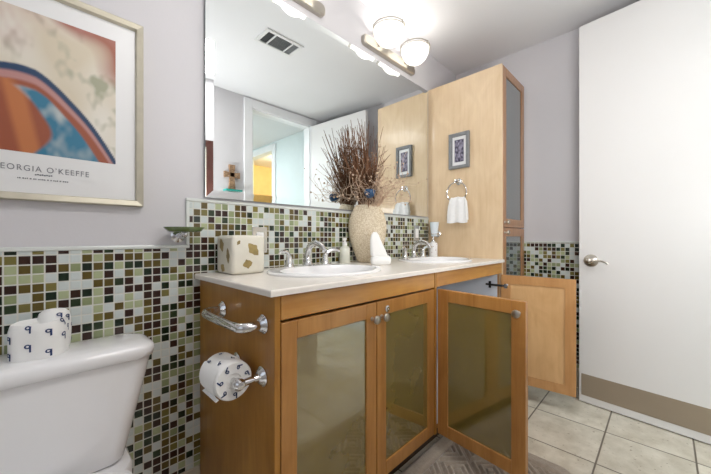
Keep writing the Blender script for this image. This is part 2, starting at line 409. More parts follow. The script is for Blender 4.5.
obj('shelf_board', bx(3.45, 3.9, -3.09, -1.31, 1.75, 1.78, 0.003), M['woodx'], t)
obj('hanging_rail', tube(bmesh.new(), [(3.6, -3.09, 1.68), (3.6, -1.31, 1.68)], 0.013), M['chrome'], t)
cols = [(128, 92, 58), (150, 116, 78), (96, 70, 48), (170, 140, 100), (110, 84, 66)]
for k in range(7):
    y = -2.95 + k*0.2
    bm = bmesh.new(); w = 0.05
    loops = []
    for z, s, q in ((0.75, 1.15, 0.0), (1.2, 1.0, 0.01), (1.52, 0.9, 0.0), (1.62, 0.45, 0.0), (1.66, 0.12, 0.0)):
        loops.append([(3.6+q+0.2*s*math.cos(a), y+w*(0.6+0.4*s)*math.sin(a), z) for a in [2*PI*i/16 for i in range(16)]])
    loft(bm, loops)
    c = cols[k % 5]
    o = obj('hanging_garment', bm, plain('garment_cloth', c, rough=0.9), None, org=(3.6, y, 0.75), smooth=True)
    tag(o, 'brown garment hanging on the closet rail in the yellow lit room', 'garment', 'garments on the closet rail')

# ------------------------------------------------------------------ open entry door (structure) with kick plate and lever
HNG = Vector((2.253, -0.398, 0.0)); FREE = Vector((2.342, 0.376, 0.0)); dv = (FREE-HNG); DW = dv.length; ang = math.atan2(dv.y, dv.x)
def doorspace(bm):   # local: x along the leaf, y towards the wall side (-y local after rotation faces +X)
    bmesh.ops.transform(bm, matrix=Matrix.Translation(HNG) @ Matrix.Rotation(ang, 4, 'Z'), verts=bm.verts); return bm
d1 = obj('door_1', doorspace(bx(0, DW, -0.038, 0, 0.006, 2.292, 0.002)), M['door'], None, org=HNG); d1['kind'] = 'structure'
obj('kick_plate', doorspace(bx(0.02, DW-0.012, 0.0, 0.002, 0.048, 0.177, 0.0006)), M['bronze'], d1)
bm = bmesh.new(); hx, hz = DW-0.062, 0.865
lathe(bm, [(0.0, 0.0), (0.036, 0.0), (0.037, 0.006), (0.033, 0.012), (0.020, 0.016), (0.014, 0.018), (0.013, 0.045), (0.017, 0.05), (0.017, 0.058), (0.010, 0.064), (0.0, 0.065)], (hx, 0.0, hz), (0, 1, 0), 28)
tube(bm, catmull([(hx, 0.054, hz), (hx-0.025, 0.057, hz+0.000), (hx-0.055, 0.055, hz+0.003), (hx-0.08, 0.055, hz-0.003), (hx-0.090, 0.053, hz-0.014)], 6), [0.009]*6+[0.0065]*6+[0.0052]*6+[0.005]*7, 10)
obj('door_handle', doorspace(bm), M['nickel'], d1, smooth=True)

# ------------------------------------------------------------------ mirror
mx0, mx1, mz0, mz1 = 0.466, 2.066, 1.158, 2.097
bm = bmesh.new(); bw, fy, ey = 0.030, YB-0.022, YB-0.0185
def R4(i, y): return [(mx0+i, y, mz0+i), (mx1-i, y, mz0+i), (mx1-i, y, mz1-i), (mx0+i, y, mz1-i)]
loft(bm, [R4(0, YB-0.012), R4(0, ey), R4(bw, fy)], cap0=True, cap1=True)
bm.normal_update()
for f in bm.faces: f.material_index = 0 if abs(f.normal.y) > 0.5 else 1
t = thing('wall_mirror', 'large frameless mirror on the wall above the two sinks', 'mirror', ((mx0+mx1)/2, YB, mz0))
obj('mirror_glass', bm, [M['mirror'], M['mirredge']], t)
obj('mounting_board', bx(mx0+0.06, mx1-0.06, YB-0.012, YB-0.0008, mz0+0.012, mz1-0.06), M['ventdark'], t)

# ------------------------------------------------------------------ vanity: two cabinet units and the worktop
VX0, VXM, VX1, CF, DF = 0.45, 1.268, 2.092, 0.762, 0.742   # x limits, carcass front, door front
Z0, Z1 = 0.11, 0.846
def framed_door(parent, hinge, side, rot, panel_in=None, knob=True, w=0.40, z0=0.115, z1=0.768, glass='olive', name='door', fw=0.052, kz=0.055, fmat='doorz', koff=0.024):
    """door with stiles, rails, glass panel and knob; local origin at the hinge edge on the front face; side=+1 leaf runs along +x"""
    h = Vector(hinge); T = 0.02
    bm = bmesh.new()
    def B(x0, x1, y0, y1, a, b_, bev=0.0015): box(bm, min(side*x0, side*x1), max(side*x0, side*x1), y0, y1, a, b_, bev, 1)
    B(0, fw, 0, T, z0, z1); B(w-fw, w, 0, T, z0, z1); B(fw, w-fw, 0, T, z0, z0+fw); B(fw, w-fw, 0, T, z1-fw, z1)
    d = obj(name, bm, M[fmat], None, org=(0, 0, 0))
    d.parent = parent; d.location = h - wloc(parent); d.rotation_euler = (0, 0, math.radians(rot)); WORLD[d.name] = Vector((0, 0, 0))
    bm = bmesh.new(); B(fw-0.004, w-fw+0.004, 0.006, 0.011, z0+fw-0.004, z1-fw+0.004, 0)
    g = obj('glass_panel', bm, M[glass], d)
    if panel_in:
        bm = bmesh.new(); B(fw-0.004, w-fw+0.004, 0.0112, 0.015, z0+fw-0.004, z1-fw+0.004, 0); obj('backing_panel', bm, M[panel_in], d)
        # inner side of the frame is the paler unstained wood
        bm = bmesh.new(); T = 0.0006
        for (a, b_, c, e_) in ((0, fw, z0, z1), (w-fw, w, z0, z1), (fw, w-fw, z0, z0+fw), (fw, w-fw, z1-fw, z1)):
            box(bm, min(side*a, side*b_), max(side*a, side*b_), 0.0201, 0.0207, c, e_)
        obj('inner_veneer', bm, M['invz'], d)
    if knob:
        bm = bmesh.new()
        lathe(bm, [(0.0, 0.0), (0.008, 0.0), (0.006, 0.004), (0.0055, 0.012), (0.010, 0.016), (0.0145, 0.020), (0.0155, 0.025), (0.013, 0.030), (0.006, 0.032), (0.0, 0.0325)], (side*(w-koff), 0, z1-kz if kz > 0 else z0-kz), (0, -1, 0), 24)
        obj('knob', bm, M['nickel'], d, smooth=True)
    return d

def carcass(parent, x0, x1, cover, left_end):
    bm = bmesh.new(); P = 0.018
    box(bm, x0, x0+P, DF, YB-0.008, Z0 if not left_end else 0.0, Z1, 0.001, 1); box(bm, x1-P, x1, CF, YB-0.008, Z0, Z1, 0.001, 1)
    box(bm, x0+P, x1-P, CF, YB-0.008, Z0, Z0+P); box(bm, x0+P, x1-P, YB-0.018, YB-0.008, Z0+P, Z1); box(bm, x0+P, x1-P, CF, CF+0.02, 0.772, Z1); box(bm, x0+P, x1-P, CF+0.02, CF+0.10, Z1-P, Z1)
    obj('carcass', bm, M['woodz'], parent)
    bm = bmesh.new()
    box(bm, x0+P, x0+P+0.0015, CF+0.002, YB-0.018, Z0+P, 0.77); box(bm, x1-P-0.0015, x1-P, CF+0.002, YB-0.018, Z0+P, 0.77); box(bm, x0+P+0.002, x1-P-0.002, YB-0.020, YB-0.0182, Z0+P, 0.77); box(bm, x0+P+0.002, x1-P-0.002, CF+0.002, YB-0.021, Z0+P+0.0002, Z0+P+0.0015)
    obj('interior_lining', bm, M['mel'], parent)
    obj('toe_kick', bx(x0+(0.018 if left_end else 0), x1, CF+0.06, CF+0.075, 0.0, Z0), M['toe'], parent)
    obj('drawer_front', bx(x0+0.020, x1-0.002, DF, CF-0.0005, 0.776, 0.842, 0.002, 1), M['woodx'], parent)

va = thing('vanity_cabinet', 'honey maple vanity cabinet with both doors shut, beside the toilet', 'cabinet', (VX0, CF, 0))
carcass(va, VX0, VXM, False, True)
w_ = (VXM-VX0-0.028)/2
framed_door(va, (VX0+0.021, DF, 0), 1, 0, w=w_)
framed_door(va, (VXM-0.003, DF, 0), -1, 0, w=w_)
bm = bmesh.new(); lathe(bm, [(0.0, 0.0), (0.0125, 0.0), (0.0125, 0.004), (0.009, 0.006), (0.004, 0.0062), (0.0, 0.0045)], (VXM-w_+0.052, DF, 0.736), (0, -1, 0), 24)
obj('lock', bm, M['chrome'], va, smooth=True)
vb = thing('vanity_cabinet', 'honey maple vanity cabinet with both doors swung open, against the tall cabinet', 'cabinet', (VXM, CF, 0))
carcass(vb, VXM+0.001, VX1, False, False)
framed_door(vb, (VXM+0.018, DF-0.004, 0), 1, -96.0, panel_in='inz', w=0.380, kz=0.044)
framed_door(vb, (VX1-0.004, DF-0.002, 0), -1, 95.7, panel_in='inz', w=0.388, knob=False)
for z in (0.70, 0.19):      # concealed hinges of the right door
    bm = bmesh.new()
    box(bm, VX1-0.024, VX1-0.0197, CF+0.025, CF+0.075, z-0.006, z+0.006, 0.001, 1); box(bm, VX1-0.026, VX1-0.0197, CF+0.04, CF+0.055, z-0.022, z+0.022, 0.001, 1)
    tube(bm, [(VX1-0.025, CF+0.045, z), (VX1-0.030, CF+0.01, z), (VX1-0.024, CF-0.030, z), (VX1-0.016, CF-0.045, z)], 0.007, 8)
    h = obj('hinge', bm, M['black'], vb)
    bm = bmesh.new(); lathe(bm, [(0, 0), (0.016, 0), (0.016, 0.004), (0.010, 0.006), (0, 0.006)], (VX1-0.0185, CF-0.05, z), (-1, 0, 0), 16)
    obj('hinge_cup', bm, M['chrome'], h)

bm = bmesh.new()
SX = (0.852, 1.712); SYc, SA, SB = 1.0, 0.250, 0.205
FX = (0.880, 1.735)
# slab with two oval holes: bridge between ovals and rectangle
def slab():
    bm = bmesh.new(); x0, x1, y0, y1, za, zb = 0.430, 2.096, 0.727, YB-0.0075, 0.8465, 0.8645
    cuts = [x0, (SX[0]+SX[1])/2, x1]
    n = 48
    for k in range(2):
        xa, xb = cuts[k], cuts[k+1]; cx = SX[k]
        inner, outer = [], []
        for i in range(n):
            a = 2*PI*i/n; c, s = math.cos(a), math.sin(a)
            inner.append((cx+(SA-0.03)*c, SYc+(SB-0.03)*s))
            tx = ((xb-cx) if c > 0 else (cx-xa))/max(abs(c), 1e-6); ty = ((y1-SYc) if s > 0 else (SYc-y0))/max(abs(s), 1e-6); tt = min(tx, ty)
            outer.append((cx+tt*c, SYc+tt*s))
        for corner in ((xa, y0), (xb, y0), (xa, y1), (xb, y1)):
            j = min(range(n), key=lambda q: (outer[q][0]-corner[0])**2+(outer[q][1]-corner[1])**2); outer[j] = corner
        for z, flip in ((zb, False), (za, True)):
            vi = [bm.verts.new((*p, z)) for p in inner]; vo_ = [bm.verts.new((*p, z)) for p in outer]
            for i in range(n):
                j = (i+1) % n; q = (vi[i], vo_[i], vo_[j], vi[j]); bm.faces.new(tuple(reversed(q)) if flip else q)
        # hole wall
        top = [bm.verts.new((*p, zb)) for p in inner]; bot = [bm.verts.new((*p, za)) for p in inner]
        for i in range(n): j = (i+1) % n; bm.faces.new((top[i], top[j], bot[j], bot[i]))
        vt = [bm.verts.new((*p, zb)) for p in outer]; vb_ = [bm.verts.new((*p, za)) for p in outer]
        for i in range(n):
            j = (i+1) % n
            mxx = abs((outer[i][0]+outer[j][0])/2 - cuts[1])
            if mxx > 0.002: bm.faces.new((vt[j], vt[i], vb_[i], vb_[j]))
    bmesh.ops.remove_doubles(bm, verts=bm.verts, dist=0.0004)
    es = [e for e in bm.edges if len(e.link_faces) == 2 and all(v.co.z > zb-1e-4 for v in e.verts) and (all(abs(v.co.y-y0) < 1e-4 for v in e.verts) or all(abs(v.co.x-x0) < 1e-4 for v in e.verts))]
    bmesh.ops.bevel(bm, geom=es, offset=0.005, segments=3, profile=0.5, affect='EDGES')
    return bm
o = obj('countertop', slab(), M['counter'], None, org=(0.43, 0.727, 0.8465)); tag(o, 'cream stone countertop running across both vanity cabinets', 'countertop')

def sink(cx, label):
    t = thing('sink', label, 'sink', (cx, SYc, 0.8645))
    bm = bmesh.new(); n = 56; loops = []
    Z = 0.8648
    prof = [(1.0, 0.0), (1.004, 0.005), (0.985, 0.010), (0.93, 0.0115), (0.86, 0.009), (0.835, 0.002), (0.81, -0.02), (0.74, -0.07), (0.58, -0.115), (0.34, -0.137), (0.09, -0.142)]
    for s, z in prof:
        off = 0.0 if s > 0.95 else (-0.022 if s < 0.87 else -0.012)   # the basin sits forward of the faucet deck
        sy = s if s > 0.9 else s*0.93
        loops.append([(cx+SA*s*math.cos(2*PI*i/n), SYc+off+SB*sy*math.sin(2*PI*i/n), Z+z) for i in range(n)])
    loft(bm, loops, cap0=False, cap1=True)
    obj('basin', bm, M['china'], t, smooth=True)
    bm = bmesh.new(); lathe(bm, [(0, 0), (0.021, 0), (0.021, 0.003), (0.012, 0.004), (0.0, 0.003)], (cx, SYc-0.022, Z-0.1415), (0, 0, 1), 20); obj('drain', bm, M['chrome'], t, smooth=True)
    return t
sink(SX[0], 'white oval sink nearer the tissue box cover')
sink(SX[1], 'white oval sink nearer the tall cabinet')

def faucet(cx, label):
    y, z = 1.165, 0.8755; t = thing('faucet', label, 'faucet', (cx, y, z), group='widespread sink faucets')
    bm = bmesh.new(); lathe(bm, [(0, 0), (0.027, 0), (0.027, 0.004), (0.020, 0.012), (0.016, 0.02), (0.0, 0.022)], (cx, y, z), segs=24)
    pts = catmull([(cx, y, z+0.01), (cx, y+0.004, z+0.045), (cx, y-0.012, z+0.083), (cx, y-0.050, z+0.101), (cx, y-0.092, z+0.092), (cx, y-0.116, z+0.070)], 6)
    n = len(pts); tube(bm, pts, [0.0165-0.0055*i/(n-1) for i in range(n)], 16)
    obj('spout', bm, M['chrome'], t, smooth=True)
    for s in (-1, 1):
        bm = bmesh.new(); hx = cx+s*0.102; hz_ = z if True else z
        lathe(bm, [(0, 0), (0.025, 0), (0.025, 0.004), (0.019, 0.012), (0.0145, 0.03), (0.013, 0.045), (0.009, 0.054), (0, 0.057)], (hx, y, hz_-0.004), segs=20)
        pts = catmull([(hx, y, z+0.036), (hx+s*0.010, y-0.006, z+0.058), (hx+s*0.030, y-0.016, z+0.068), (hx+s*0.056, y-0.026, z+0.066), (hx+s*0.066, y-0.03, z+0.060)], 5)
        n = len(pts); tube(bm, pts, [0.0105-0.005*i/(n-1) for i in range(n)], 10)
        obj('handle', bm, M['chrome'], t, smooth=True)
    return t
faucet(FX[0], 'chrome arched faucet with two levers behind the sink nearer the tissue box')
faucet(FX[1], 'chrome arched faucet with two levers behind the sink nearer the tall cabinet')

# ------------------------------------------------------------------ tall cabinet
TX0, TX1, TF = 2.098, 2.538, 0.758; TZ = 2.118
tc_ = thing('tall_cabinet', 'tall maple linen cabinet with glass doors filling the corner by the right wall', 'cabinet', (TX0, TF, 0))
bm = bmesh.new()
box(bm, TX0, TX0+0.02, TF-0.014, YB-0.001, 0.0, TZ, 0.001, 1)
obj('side_panel', bm, M['tall_glare'], tc_)
bm = bmesh.new()
box(bm, TX0+0.02, TX1, TF+0.004, YB-0.001, 0.10, TZ-0.002); box(bm, TX0+0.02, TX1, TF+0.06, TF+0.07, 0.0, 0.10)
obj('carcass', bm, M['tallf'], tc_)
framed_door(tc_, (TX1-0.003, TF-0.016, 0), -1, 0, w=0.420, z0=1.072, z1=TZ-0.004, glass='greyglass', fw=0.055, kz=-0.030, fmat='tallf')
framed_door(tc_, (TX1-0.003, TF-0.016, 0), -1, 0, w=0.420, z0=0.115, z1=1.066, glass='greyglass', fw=0.055, kz=0.030, fmat='tallf')

# ------------------------------------------------------------------ toilet
t = thing('toilet', 'white two piece china toilet with tapering tank beside the vanity', 'toilet', (0.03, 0.95, 0))
TCX = 0.026
def rr_loop(cx, cy, w, d, r, z): return [(cx+p[0], cy+p[1], z) for p in rrect(w, d, r, 7)]
bm = bmesh.new(); loops = []
for z, w, yf, r in ((0.352, 0.30, 1.125, 0.03), (0.362, 0.328, 1.115, 0.04), (0.40, 0.348, 1.112, 0.045), (0.50, 0.395, 1.108, 0.045), (0.60, 0.440, 1.104, 0.045), (0.645, 0.458, 1.102, 0.045)):
    yb = 1.262; loops.append(rr_loop(TCX, (yf+yb)/2, w, yb-yf, r, z))
loft(bm, loops); obj('tank', bm, M['china'], t, smooth=True, sharp=60)
bm = bmesh.new(); loops = []
for z, g in ((0.646, -0.006), (0.650, 0.004), (0.668, 0.008), (0.680, 0.004), (0.687, -0.008), (0.690, -0.022)):
    loops.append(rr_loop(TCX, (1.092+1.268)/2, 0.462+2*g, 0.176+2*min(g, 0.004), 0.05, z))
loft(bm, loops); obj('tank_lid', bm, M['china'], t, smooth=True, sharp=70)
bm = bmesh.new(); loops = []
def egg(z, a, yb, yf, k=1.0):
    out = []
    for i in range(36):
        an = 2*PI*i/36; c, s = math.cos(an), math.sin(an); cy = yb-(yb-yf)*0.42
        out.append((TCX+a*c*(1-0.10*max(0, -s)), cy+(s*(yb-cy) if s > 0 else s*(cy-yf)), z))
    return out
for z, a, yb, yf in ((0.0, 0.12, 1.20, 0.66), (0.03, 0.115, 1.20, 0.67), (0.12, 0.10, 1.18, 0.70), (0.20, 0.12, 1.18, 0.63), (0.28, 0.165, 1.19, 0.56), (0.335, 0.182, 1.20, 0.535), (0.352, 0.185, 1.21, 0.53)): loops.append(egg(z, a, yb, yf))
loft(bm, loops)
loft(bm, [rr_loop(TCX, 1.165, 0.36, 0.19, 0.06, z) for z in (0.26, 0.30, 0.345)] + [rr_loop(TCX, 1.165, 0.35, 0.18, 0.055, 0.351)])
obj('bowl', bm, M['china'], t, smooth=True, sharp=50)
bm = bmesh.new(); loft(bm, [egg(0.3525, 0.185, 1.09, 0.525), egg(0.358, 0.19, 1.095, 0.52), egg(0.370, 0.19, 1.095, 0.52), egg(0.374, 0.185, 1.09, 0.525)]); obj('seat', bm, M['white'], t, smooth=True, sharp=60)
bm = bmesh.new(); loft(bm, [egg(0.3745, 0.184, 1.088, 0.527), egg(0.378, 0.188, 1.092, 0.523), egg(0.388, 0.186, 1.09, 0.526), egg(0.394, 0.165, 1.07, 0.55)]); obj('seat_lid', bm, M['white'], t, smooth=True, sharp=60)
bm = bmesh.new(); tube(bm, catmull([(TCX-0.16, 1.103, 0.60), (TCX-0.16, 1.085, 0.60), (TCX-0.13, 1.08, 0.598), (TCX-0.09, 1.08, 0.592)], 4), 0.007, 10); obj('flush_lever', bm, M['chrome'], t, smooth=True)

# ------------------------------------------------------------------ printed toilet rolls
def glyph():
    """little round-bowled letter print, as quads in a unit box"""
    qs = []; n = 12
    for i in range(n):
        a0, a1 = 2*PI*i/n, 2*PI*(i+1)/n
        qs.append([(0.5*math.cos(a)*r - 0.1, 0.42*math.sin(a)*r+0.25) for a, r in ((a0, 0.46), (a0, 1.0), (a1, 1.0), (a1, 0.46))])
    for k in range(4):
        z0, z1 = 0.55-k*0.35, 0.55-(k+1)*0.35
        qs.append([(0.14, z0), (0.14, z1), (0.46, z1), (0.46, z0)])
    return qs
GL = glyph()
def stamp(bm, f, u, v, s, rot=0.0, mi=1):
    c, si = math.cos(rot), math.sin(rot)
    for q in GL:
        vs = [bm.verts.new(f(u+s*(p[0]*c-p[1]*si), v+s*(p[0]*si+p[1]*c))) for p in q]
        fc = bm.faces.new(vs); fc.material_index = mi

# roll standing on the tank: a loose upright roll whose outer wrap bulges to the right
RX, RY, RZ = 0.007, 1.184, 0.6905
def plan(a):
    # squarish loose plan with a fold to the right
    c, s = math.cos(a), math.sin(a)
    r = 0.050*(1+0.08*math.cos(4*(a-0.5)))
    x, y = r*c, r*s
    b_ = max(0.0, min(1.0, (math.cos(a-0.40)-0.05)/0.7)); b_ = b_*b_*(3-2*b_)
    return Vector((x*1.02+0.012*b_, y*0.9)), 0.090+0.004*b_
def rollpt(a, h, out=0.0):
    p, H = plan(a); d = Vector((math.cos(a), math.sin(a)))
    sh = 1.0 - 0.10*max(0, h-0.86)/0.14
    return (RX+(p.x+d.x*out)*sh, RY+(p.y+d.y*out)*sh, RZ+H*h)
bm = bmesh.new(); n = 60; loops = []
for h in (0, 0.03, 0.2, 0.4, 0.6, 0.8, 0.93, 1.0): loops.append([rollpt(2*PI*i/n, h) for i in range(n)])
for k, dz in ((0.78, -0.004), (0.42, -0.008), (0.36, -0.03)):
    lp = []
    for i in range(n):
        p = Vector(rollpt(2*PI*i/n, 1.0)); lp.append((RX+(p.x-RX)*k, RY+(p.y-RY)*k, (p.z if k > 0.5 else RZ+0.091)+dz))
    loops.append(lp)
loft(bm, loops)
lathe(bm, [(0.030, 0.004), (0.034, 0.012), (0.036, 0.05), (0.035, 0.085), (0.031, 0.102), (0.022, 0.110), (0.010, 0.112), (0.008, 0.106), (0.0, 0.105)], (RX+0.035, RY+0.034, RZ), segs=32)
for k_, h_ in ((-0.75, 0.09), (-0.2, 0.062), (-0.1, 0.022), (-1.3, 0.098)):
    stamp(bm, lambda u, v, k_=k_: (RX+0.035+0.0366*math.cos(k_+u/0.036), RY+0.034+0.0366*math.sin(k_+u/0.036), RZ+v), 0.0, h_, 0.012)
for a_, h_, s_ in ((-1.90, 0.36, 0.013), (-1.90, 0.88, 0.012), (-1.15, 0.74, 0.012), (-1.15, 0.16, 0.012), (-0.55, 0.52, 0.013), (-2.65, 0.62, 0.012), (-2.65, 0.16, 0.012), (-0.55, 0.92, 0.012), (-0.05, 0.70, 0.012), (2.9, 0.5, 0.012), (1.2, 0.5, 0.012)):
    stamp(bm, lambda u, v, a_=a_: rollpt(a_+u/0.058, v/0.1, 0.0007), 0.0, h_*0.1, s_*1.15)
o = obj('toilet_roll', bm, [M['paper'], M['navy']], None, org=(RX, RY, RZ), smooth=True, sharp=50)
tag(o, 'loose toilet roll with navy print standing on the white toilet tank', 'toilet roll')

# roll on the holder
HC = Vector((0.380, 0.0, 0.614)); Y0, Y1, RR = 0.830, 0.932, 0.052
bm = bmesh.new(); n = 48; loops = []
for r, y in ((0.020, Y0+0.006), (0.021, Y0+0.001), (RR-0.004, Y0-0.001), (RR, Y0+0.004), (RR+0.0015, (Y0+Y1)/2), (RR, Y1-0.004), (RR-0.004, Y1), (0.021, Y1), (0.020, Y1-0.006)):
    loops.append([(HC.x+r*math.cos(2*PI*i/n), y, HC.z+r*math.sin(2*PI*i/n)) for i in range(n)])
loft(bm, loops)
def cylpt(u, v, a0): a = a0+u/RR; return (HC.x+(RR+0.0022)*math.cos(a), v, HC.z+(RR+0.0022)*math.sin(a))
k = 0
for ai in range(9):
    for vi in range(2):
        a0 = 2*PI*ai/9+0.2*vi; k += 1
        stamp(bm, lambda u, v, a0=a0: cylpt(-u, v, a0), 0, Y0+0.03+vi*0.05, 0.010, rot=PI/2 + 0.6*(k % 3))
for k in range(7):
    a0 = 2*PI*k/7+0.3
    stamp(bm, lambda u, v: (HC.x+u, Y0-0.0016, HC.z+v), 0.038*math.cos(a0), 0.038*math.sin(a0), 0.011, rot=a0*1.3)
# loose end of the paper hanging off the back
tail = []
for a in [PI*0.75+PI*0.5*i/10 for i in range(11)]: tail.append((HC.x+(RR+0.003)*math.cos(a), HC.z+(RR+0.003)*math.sin(a)))
tail += [(HC.x-0.047, HC.z-0.043)]
rows = [[bm.verts.new((p[0], y, p[1])) for p in tail] for y in (Y0+0.004, Y1-0.002)]
for i in range(len(tail)-1): bm.faces.new((rows[0][i], rows[0][i+1], rows[1][i+1], rows[1][i]))
o = obj('toilet_roll', bm, [M['paper'], M['navy']], None, org=HC + Vector((0, Y0, 0)), smooth=True, sharp=50)
tag(o, 'toilet roll with navy print hanging on the chrome holder on the vanity side', 'toilet roll')

t = thing('toilet_roll_holder', 'chrome two post toilet roll holder on the vanity side', 'toilet roll holder', (0.45, 0.88, 0.62))
for y, s in ((0.803, -1), (0.957, 1)):
    bm = bmesh.new()
    lathe(bm, [(0, 0), (0.027, 0), (0.028, 0.004), (0.022, 0.008), (0.019, 0.012), (0.011, 0.016), (0.009, 0.03)], (0.4495, y, 0.614), (-1, 0, 0), 28)
    tube(bm, [(0.43, y, 0.614), (0.380, y, 0.614)], 0.0095, 14)
    lathe(bm, [(0, -0.016), (0.010, -0.015), (0.0155, -0.008), (0.0165, 0), (0.0155, 0.008), (0.010, 0.015), (0, 0.016)], (0.380, y, 0.614), (0, 1, 0), 20)
    obj('post', bm, M['chrome'], t, smooth=True)
obj('spindle', tube(bmesh.new(), [(0.380, 0.803, 0.614), (0.380, 0.957, 0.614)], 0.0085, 16), M['chrome'], t, smooth=True)

t = thing('towel_bar', 'short chrome towel bar on the vanity side above the toilet roll', 'towel bar', (0.45, 0.93, 0.76))
pts = catmull([(0.436, 1.062, 0.762), (0.405, 1.062, 0.762), (0.386, 1.045, 0.760), (0.382, 0.985, 0.759), (0.382, 0.88, 0.759), (0.386, 0.815, 0.759), (0.405, 0.797, 0.760), (0.436, 0.797, 0.760)], 6)
obj('bar', tube(bmesh.new(), pts, 0.0130, 16), M['chrome'], t, smooth=True)
for y in (1.062, 0.797):
    bm = bmesh.new(); lathe(bm, [(0, 0), (0.026, 0), (0.027, 0.004), (0.022, 0.008), (0.019, 0.013), (0.0125, 0.017), (0, 0.018)], (0.4495, y, 0.761), (-1, 0, 0), 28); obj('mount', bm, M['chrome'], t, smooth=True)

# ------------------------------------------------------------------ framed poster
PX0, PX1, PZ0, PZ1 = -0.218, 0.262, 1.105, 1.715; PY = YB-0.0005
t = thing('framed_poster', 'large silver framed art poster with grey lettering above the toilet', 'framed poster', ((PX0+PX1)/2, PY, PZ0))
bm = bmesh.new()
def ring(i, y): return [(PX0+i, y, PZ0+i), (PX1-i, y, PZ0+i), (PX1-i, y, PZ1-i), (PX0+i, y, PZ1-i)]
loft(bm, [ring(0.0, PY), ring(0.0, PY-0.024), ring(0.003, PY-0.027), ring(0.018, PY-0.024), ring(0.021, PY-0.016), ring(0.021, PY-0.004)], cap0=True, cap1=False)
obj('frame', bm, M['silver'], t)
obj('poster_sheet', bx(PX0+0.018, PX1-0.018, PY-0.010, PY-0.004, PZ0+0.018, PZ1-0.018), M['mat'], t)
AX0, AX1, AZ0, AZ1 = -0.144, 0.188, 1.239, 1.638
def mix3(a, b_, k): k = max(0.0, min(1.0, k)); return tuple(a[i]*(1-k)+b_[i]*k for i in range(3))
def art(u, v):
    """generic abstract sweep of colours: u right, v up, both 0..1"""
    p = Vector((u*3.2, v*3.2, 1.7)); n1 = mnoise.noise(p); n2 = mnoise.noise(p*2.3+Vector((4, 2, 0)))+0.5*mnoise.noise(Vector((u*22+v*6, v*16-u*9, 0.4)))
    cream, white, rust, pink, blue, navy, sage, orange = [lin(c)[:3] for c in ((206, 194, 172), (222, 218, 208), (150, 78, 50), (180, 132, 128), (44, 116, 146), (20, 56, 92), (158, 158, 134), (186, 112, 64))]
    c = mix3(cream, white, 0.5+n1*1.3)
    c = mix3(c, sage, (n2-0.10)*1.5*(0.4+u))
    c = mix3(c, rust, max(0, (u*0.75+v*0.95-1.30+0.3*n1)*5))          # warm corner
    c = mix3(c, pink, max(0, (v-0.62+0.35*n1-0.15*u)*2.4)*0.5*(n2+0.7))
    # sweeping bands: distance below a falling curve
    crest = 0.60 - 0.20*(u-0.35)**2*4 if u > 0.35 else 0.60-1.1*(0.35-u)**2
    crest = crest - 0.50*max(0, u-0.45)**1.25
    d = crest + 0.02*n1 - v
    if d > -0.01:
        c = mix3(c, navy, (d+0.01)/0.012)
        c = mix3(c, pink, (d-0.03-0.02*u)/0.02)
        c = mix3(c, rust, (d-0.09)/0.02)
        w = d - 0.13 - 0.18*max(0, u-0.52)
        if u > 0.30: c = mix3(c, mix3(blue, white, max(0, 0.35+n2*1.3)*(1-u)), w/0.02)
        left = (0.46 - u + 0.18*n1 + 0.10*math.sin(v*9))
        if d > 0.10: c = mix3(c, mix3(orange, rust, 0.5+0.9*math.sin(u*26+v*6)), left/0.05)
    return c
bm = bmesh.new(); nu, nv = 96, 112; cl = bm.loops.layers.float_color.new('paint')
V_ = [[bm.verts.new((AX0+(AX1-AX0)*i/nu, PY-0.0105, AZ0+(AZ1-AZ0)*j/nv)) for i in range(nu+1)] for j in range(nv+1)]
CA = [[art(i/nu, j/nv) for i in range(nu+1)] for j in range(nv+1)]
for j in range(nv):
    for i in range(nu):
        f = bm.faces.new((V_[j][i], V_[j][i+1], V_[j+1][i+1], V_[j+1][i]))
        for lp, (jj, ii) in zip(f.loops, ((j, i), (j, i+1), (j+1, i+1), (j+1, i))): lp[cl] = (*CA[jj][ii], 1.0)
obj('print', bm, vcol_mat('abstract_print', 0.4), t)
def text_bm(body, size, sx=1.0, spacing=1.0, extrude=0.0):
    cu = bpy.data.curves.new('t', 'FONT'); cu.body = body; cu.size = size; cu.align_x = 'CENTER'; cu.space_character = spacing; cu.extrude = extrude
    o = bpy.data.objects.new('t', cu); COL.objects.link(o); dg = bpy.context.evaluated_depsgraph_get()
    me = bpy.data.meshes.new_from_object(o.evaluated_get(dg)); bm = bmesh.new(); bm.from_mesh(me)
    bpy.data.objects.remove(o); bpy.data.meshes.remove(me); bpy.data.curves.remove(cu)
    bmesh.ops.scale(bm, verts=bm.verts, vec=(sx, 1, 1)); return bm
bm = text_bm("GEORGIA O\u2019KEEFFE", 0.0225, 1.0, 1.22)
xs = [v.co.x for v in bm.verts]; wd = max(xs)-min(xs); cxm = (max(xs)+min(xs))/2
for v in bm.verts: v.co = ((v.co.x-cxm)*0.199/wd + 0.022, PY-0.0112, v.co.y+1.188)
for i in range(8):      # small ornament under the name, then a line of print too fine to read
    x = 0.022-0.018+i*0.0046; box(bm, x, x+0.0036, PY-0.0112, PY-0.0105, 1.1775+0.001*(i % 2), 1.181+0.001*(i % 2))
rr2 = random.Random(3); x = -0.030
while x < 0.074:
    w2 = rr2.choice((0.0022, 0.0028, 0.0034)); box(bm, x, x+w2, PY-0.0112, PY-0.0105, 1.165, 1.1675+0.0012*rr2.random()); x += w2+rr2.choice((0.0012, 0.0012, 0.0012, 0.0035))
obj('lettering', bm, M['ink'], t)

